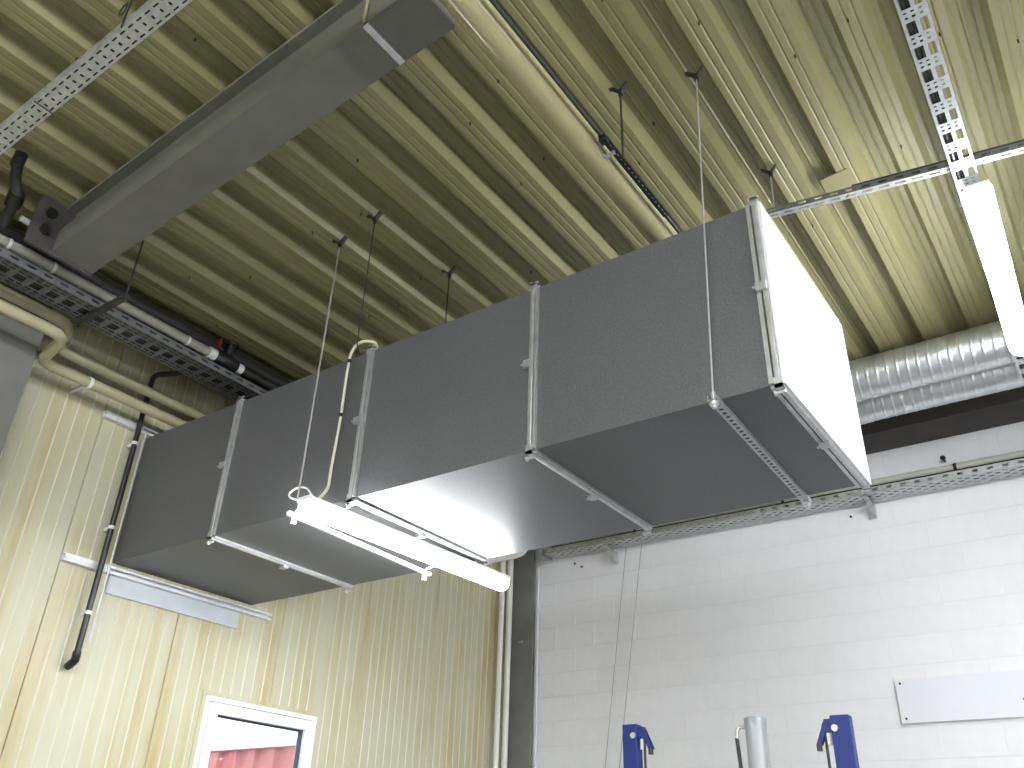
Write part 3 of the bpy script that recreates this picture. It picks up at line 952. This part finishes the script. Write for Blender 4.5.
# black drain pipe down the cream wall
t = thing('drain_pipe', (.10, -.13, 2.72), 'black pipe running down the cream wall beside the duct and ending in an elbow', 'pipe')
part('pipe_run', MB().tube(bend([(.41, -.04, 4.90), (.10, -.13, 4.93), (.10, -.128, 2.745), (.035, -.128, 2.70)], .06, 5), .021, 12), M['black'], t)
part('outlet_elbow', MB().tube([(.10, -.128, 2.79), (.10, -.128, 2.735), (.06, -.128, 2.715), (.03, -.128, 2.70)], .028, 12), M['black'], t)
for zz in (4.33, 3.66, 3.05):
    part('pipe_clip', MB().tube([(.10, -.128, zz - .012), (.10, -.128, zz + .012)], .0245, 12).box((.01, -.135, zz - .012), (.08, -.121, zz + .012)), M['clip_white'], t)
single('threaded_rod', MB().tube([(.118, -.075, 4.44), (.118, -.075, 2.86)], .008, 8), M['galv'], 'thin threaded rod hanging beside the black wall pipe', 'rod', (.118, -.075, 2.86))

# strut rails fixed on the cream wall above and below the duct
def wall_rail(y0, y1, z, label):
    t = thing('strut_rail', (.03, (y0 + y1) / 2, z), label, 'rail')
    mb = MB()
    mb.box((.004, y0, z - .026), (.008, y1, z + .026))
    mb.box((.008, y0, z + .022), (.052, y1, z + .026))
    mb.box((.008, y0, z - .026), (.052, y1, z - .022))
    mb.box((.048, y0, z + .010), (.052, y1, z + .022))
    mb.box((.048, y0, z - .022), (.052, y1, z - .010))
    part('rail_channel', mb, M['rail'], t)
    mb = MB().box((.050, y0 + .01, z - .0095), (.053, y0 + .32, z + .0095))
    part('cover_strip', mb, M['rail'], t)
    for yy in (y0 + .07, y0 + .13):
        part('rail_screw', MB().tube([(.052, yy, z + .002), (.058, yy, z + .002)], .008, 8), M['bolt'], t)
    return t
wall_rail(-.375, 1.462, 3.388, 'bright steel strut rail on the cream wall just below the duct')
wall_rail(-.385, 1.60, 4.49, 'bright steel strut rail on the cream wall at the duct top')
t = single('cover_sheet', MB().box((.007, .0, 3.235), (.014, 1.165, 3.36)).box((.007, .0, 3.232), (.02, 1.165, 3.236)), M['patch'], 'pale blue flat sheet on the cream wall below the strut rail', 'sheet', (.01, .58, 3.23))

# white pipes in the corner
t = thing('corner_pipe', (.10, 4.62, 0), 'white plastic pipe standing in the corner, the one farther from the dark column', 'pipe')
part('pipe_run', MB().tube([(.10, 4.625, 0), (.10, 4.625, 5.06)], .030, 14), M['white_pipe'], t)
t = thing('corner_pipe', (.10, 4.77, 0), 'white plastic pipe standing in the corner right beside the dark column', 'pipe')
part('pipe_run', MB().tube([(.10, 4.775, 0), (.10, 4.775, 5.06)], .034, 14), M['white_pipe'], t)
t = pipe_thing('elbow_pipe', [(.002, 4.0, 4.55), (.845, 4.0, 4.562), (.845, 4.0, 5.14)], .045, 'white_pipe', 'white elbow pipe coming from the cream wall and turning up behind the duct', .12)
part('pipe_socket', MB().tube([(.30, 4.0, 4.5545), (.38, 4.0, 4.5555)], .054, 14), M['white_pipe'], t)

# ------------------------------------------------------------------ things on and before the block wall
t = thing('wall_board', (4.6, 4.96, 2.98), 'wide pale blue-white board screwed to the block wall at lower right', 'board')
part('board_sheet', MB().box((4.10, 4.968, 2.80), (6.3, 4.984, 3.155)), M['board'], t)
for (xx, zz) in ((4.14, 3.12), (4.14, 2.835), (5.05, 2.93), (6.26, 3.12), (6.26, 2.835)):
    part('board_screw', MB().tube([(xx, 4.970, zz), (xx, 4.963, zz)], .010, 8), M['clip'], t)
single('pull_rope', MB().tube([(1.575, 4.90, 4.77), (1.226, 4.95, 2.56), (1.01, 4.965, 1.2)], .0045, 6), M['wire'], 'thin steel rope slanting down the block wall, the left one of two', 'rope', (1.571, 4.9, 4.8))
single('pull_rope', MB().tube([(1.765, 4.90, 4.77), (1.39, 4.95, 2.56), (1.17, 4.965, 1.2)], .0045, 6), M['wire'], 'thin steel rope slanting down the block wall, the right one of two', 'rope', (1.759, 4.9, 4.8))
for (xx, zz) in ((.95, 4.66), (.86, 4.71), (3.97, 4.68)):
    single('drill_hole_plug', MB().tube([(xx, 4.975, zz), (xx, 4.990, zz)], .011, 8), M['black'],
           {.95: 'dark plug in the block wall under the left end of the tray, the lower one', .86: 'dark plug in the block wall under the left end of the tray, the upper one', 3.97: 'dark plug in the block wall near the tray bracket under the duct end'}[xx], 'plug', (xx, 4.98, zz))

def lift_post(x0, x1, zt, side, label):
    y0, y1 = 3.20, 3.29
    t = thing('lift_post', ((x0 + x1) / 2, (y0 + y1) / 2, 0), label, 'lift post', None)
    part('post', MB().box((x0, y0, .015), (x1, y1, zt)), M['blue'], t, bevel=.008)
    part('base_plate', MB().box((x0 - .12, y0 - .1, 0), (x1 + .12, y1 + .1, .015)), M['blue'], t)
    xe = x1 if side > 0 else x0
    bx = xe - side * .03
    part('bolt_head', MB().tube([(bx, y0 + .002, zt - .085), (bx, y0 - .012, zt - .085)], .023, 12), M['bolt'], t)
    for yy in (y0 + .02, y1 - .03):
        br = MB()
        br.prism([(xe, yy, zt - .02), (xe + side * .045, yy, zt - .02), (xe + side * .120, yy, zt - .185), (xe + side * .085, yy, zt - .185), (xe + side * .05, yy, zt - .11), (xe, yy, zt - .11)], (0, 0, 0), (0, .008, 0))
        b = part('bracket', br, M['blue'], t)
    part('pulley', MB().tube([(xe + side * .030, y0 + .026, zt - .07), (xe + side * .030, y1 - .03, zt - .07)], .040, 16), M['black'], b)
    part('roller', MB().tube([(xe + side * .030, y0 + .05, zt - .105), (xe + side * .030, y0 + .05, zt - .185)], .026, 14), M['white_pipe'], b, 'pale roller')
    part('stop_knob', MB().tube([(xe + side * .102, y0 + .03, zt - .180), (xe + side * .102, y0 + .03, zt - .225)], .020, 12), M['black'], b)
    part('hose', MB().tube(bend([(xe + side * .05, y0 + .03, zt - .10), (xe + side * .052, y0 + .03, zt - .6), (xe + side * .05, y0 + .03, .3)], .05), .010, 8), M['black'], t)
    return t
lift_post(2.384, 2.512, 2.650, 1, 'blue lift post with a bracket and black hose on its right side')
lift_post(4.014, 4.146, 2.622, -1, 'blue lift post whose small bracket sticks out on its left side')
t = thing('hydraulic_cylinder', (3.46, 3.27, 0), 'grey round hydraulic cylinder standing between the two blue posts', 'cylinder')
part('barrel', MB().tube([(3.455, 3.27, .02), (3.455, 3.27, 2.60)], .078, 28), M['steel_grey'], t)
part('head_cap', MB().tube([(3.455, 3.27, 2.575), (3.455, 3.27, 2.640), (3.455, 3.27, 2.648)], [.081, .081, .072], 28), M['steel_grey'], t)
part('base_plate', MB().box((3.30, 3.12, 0), (3.61, 3.42, .02)), M['steel_grey'], t)
h = part('hose_fitting', MB().tube(bend([(3.385, 3.26, 2.585), (3.325, 3.25, 2.585), (3.310, 3.25, 2.50)], .04), .013, 10), M['bolt'], t)
part('hose', MB().tube([(3.310, 3.25, 2.51), (3.325, 3.25, 2.25), (3.345, 3.25, 1.6), (3.36, 3.25, .4)], .014, 10), M['black'], t)
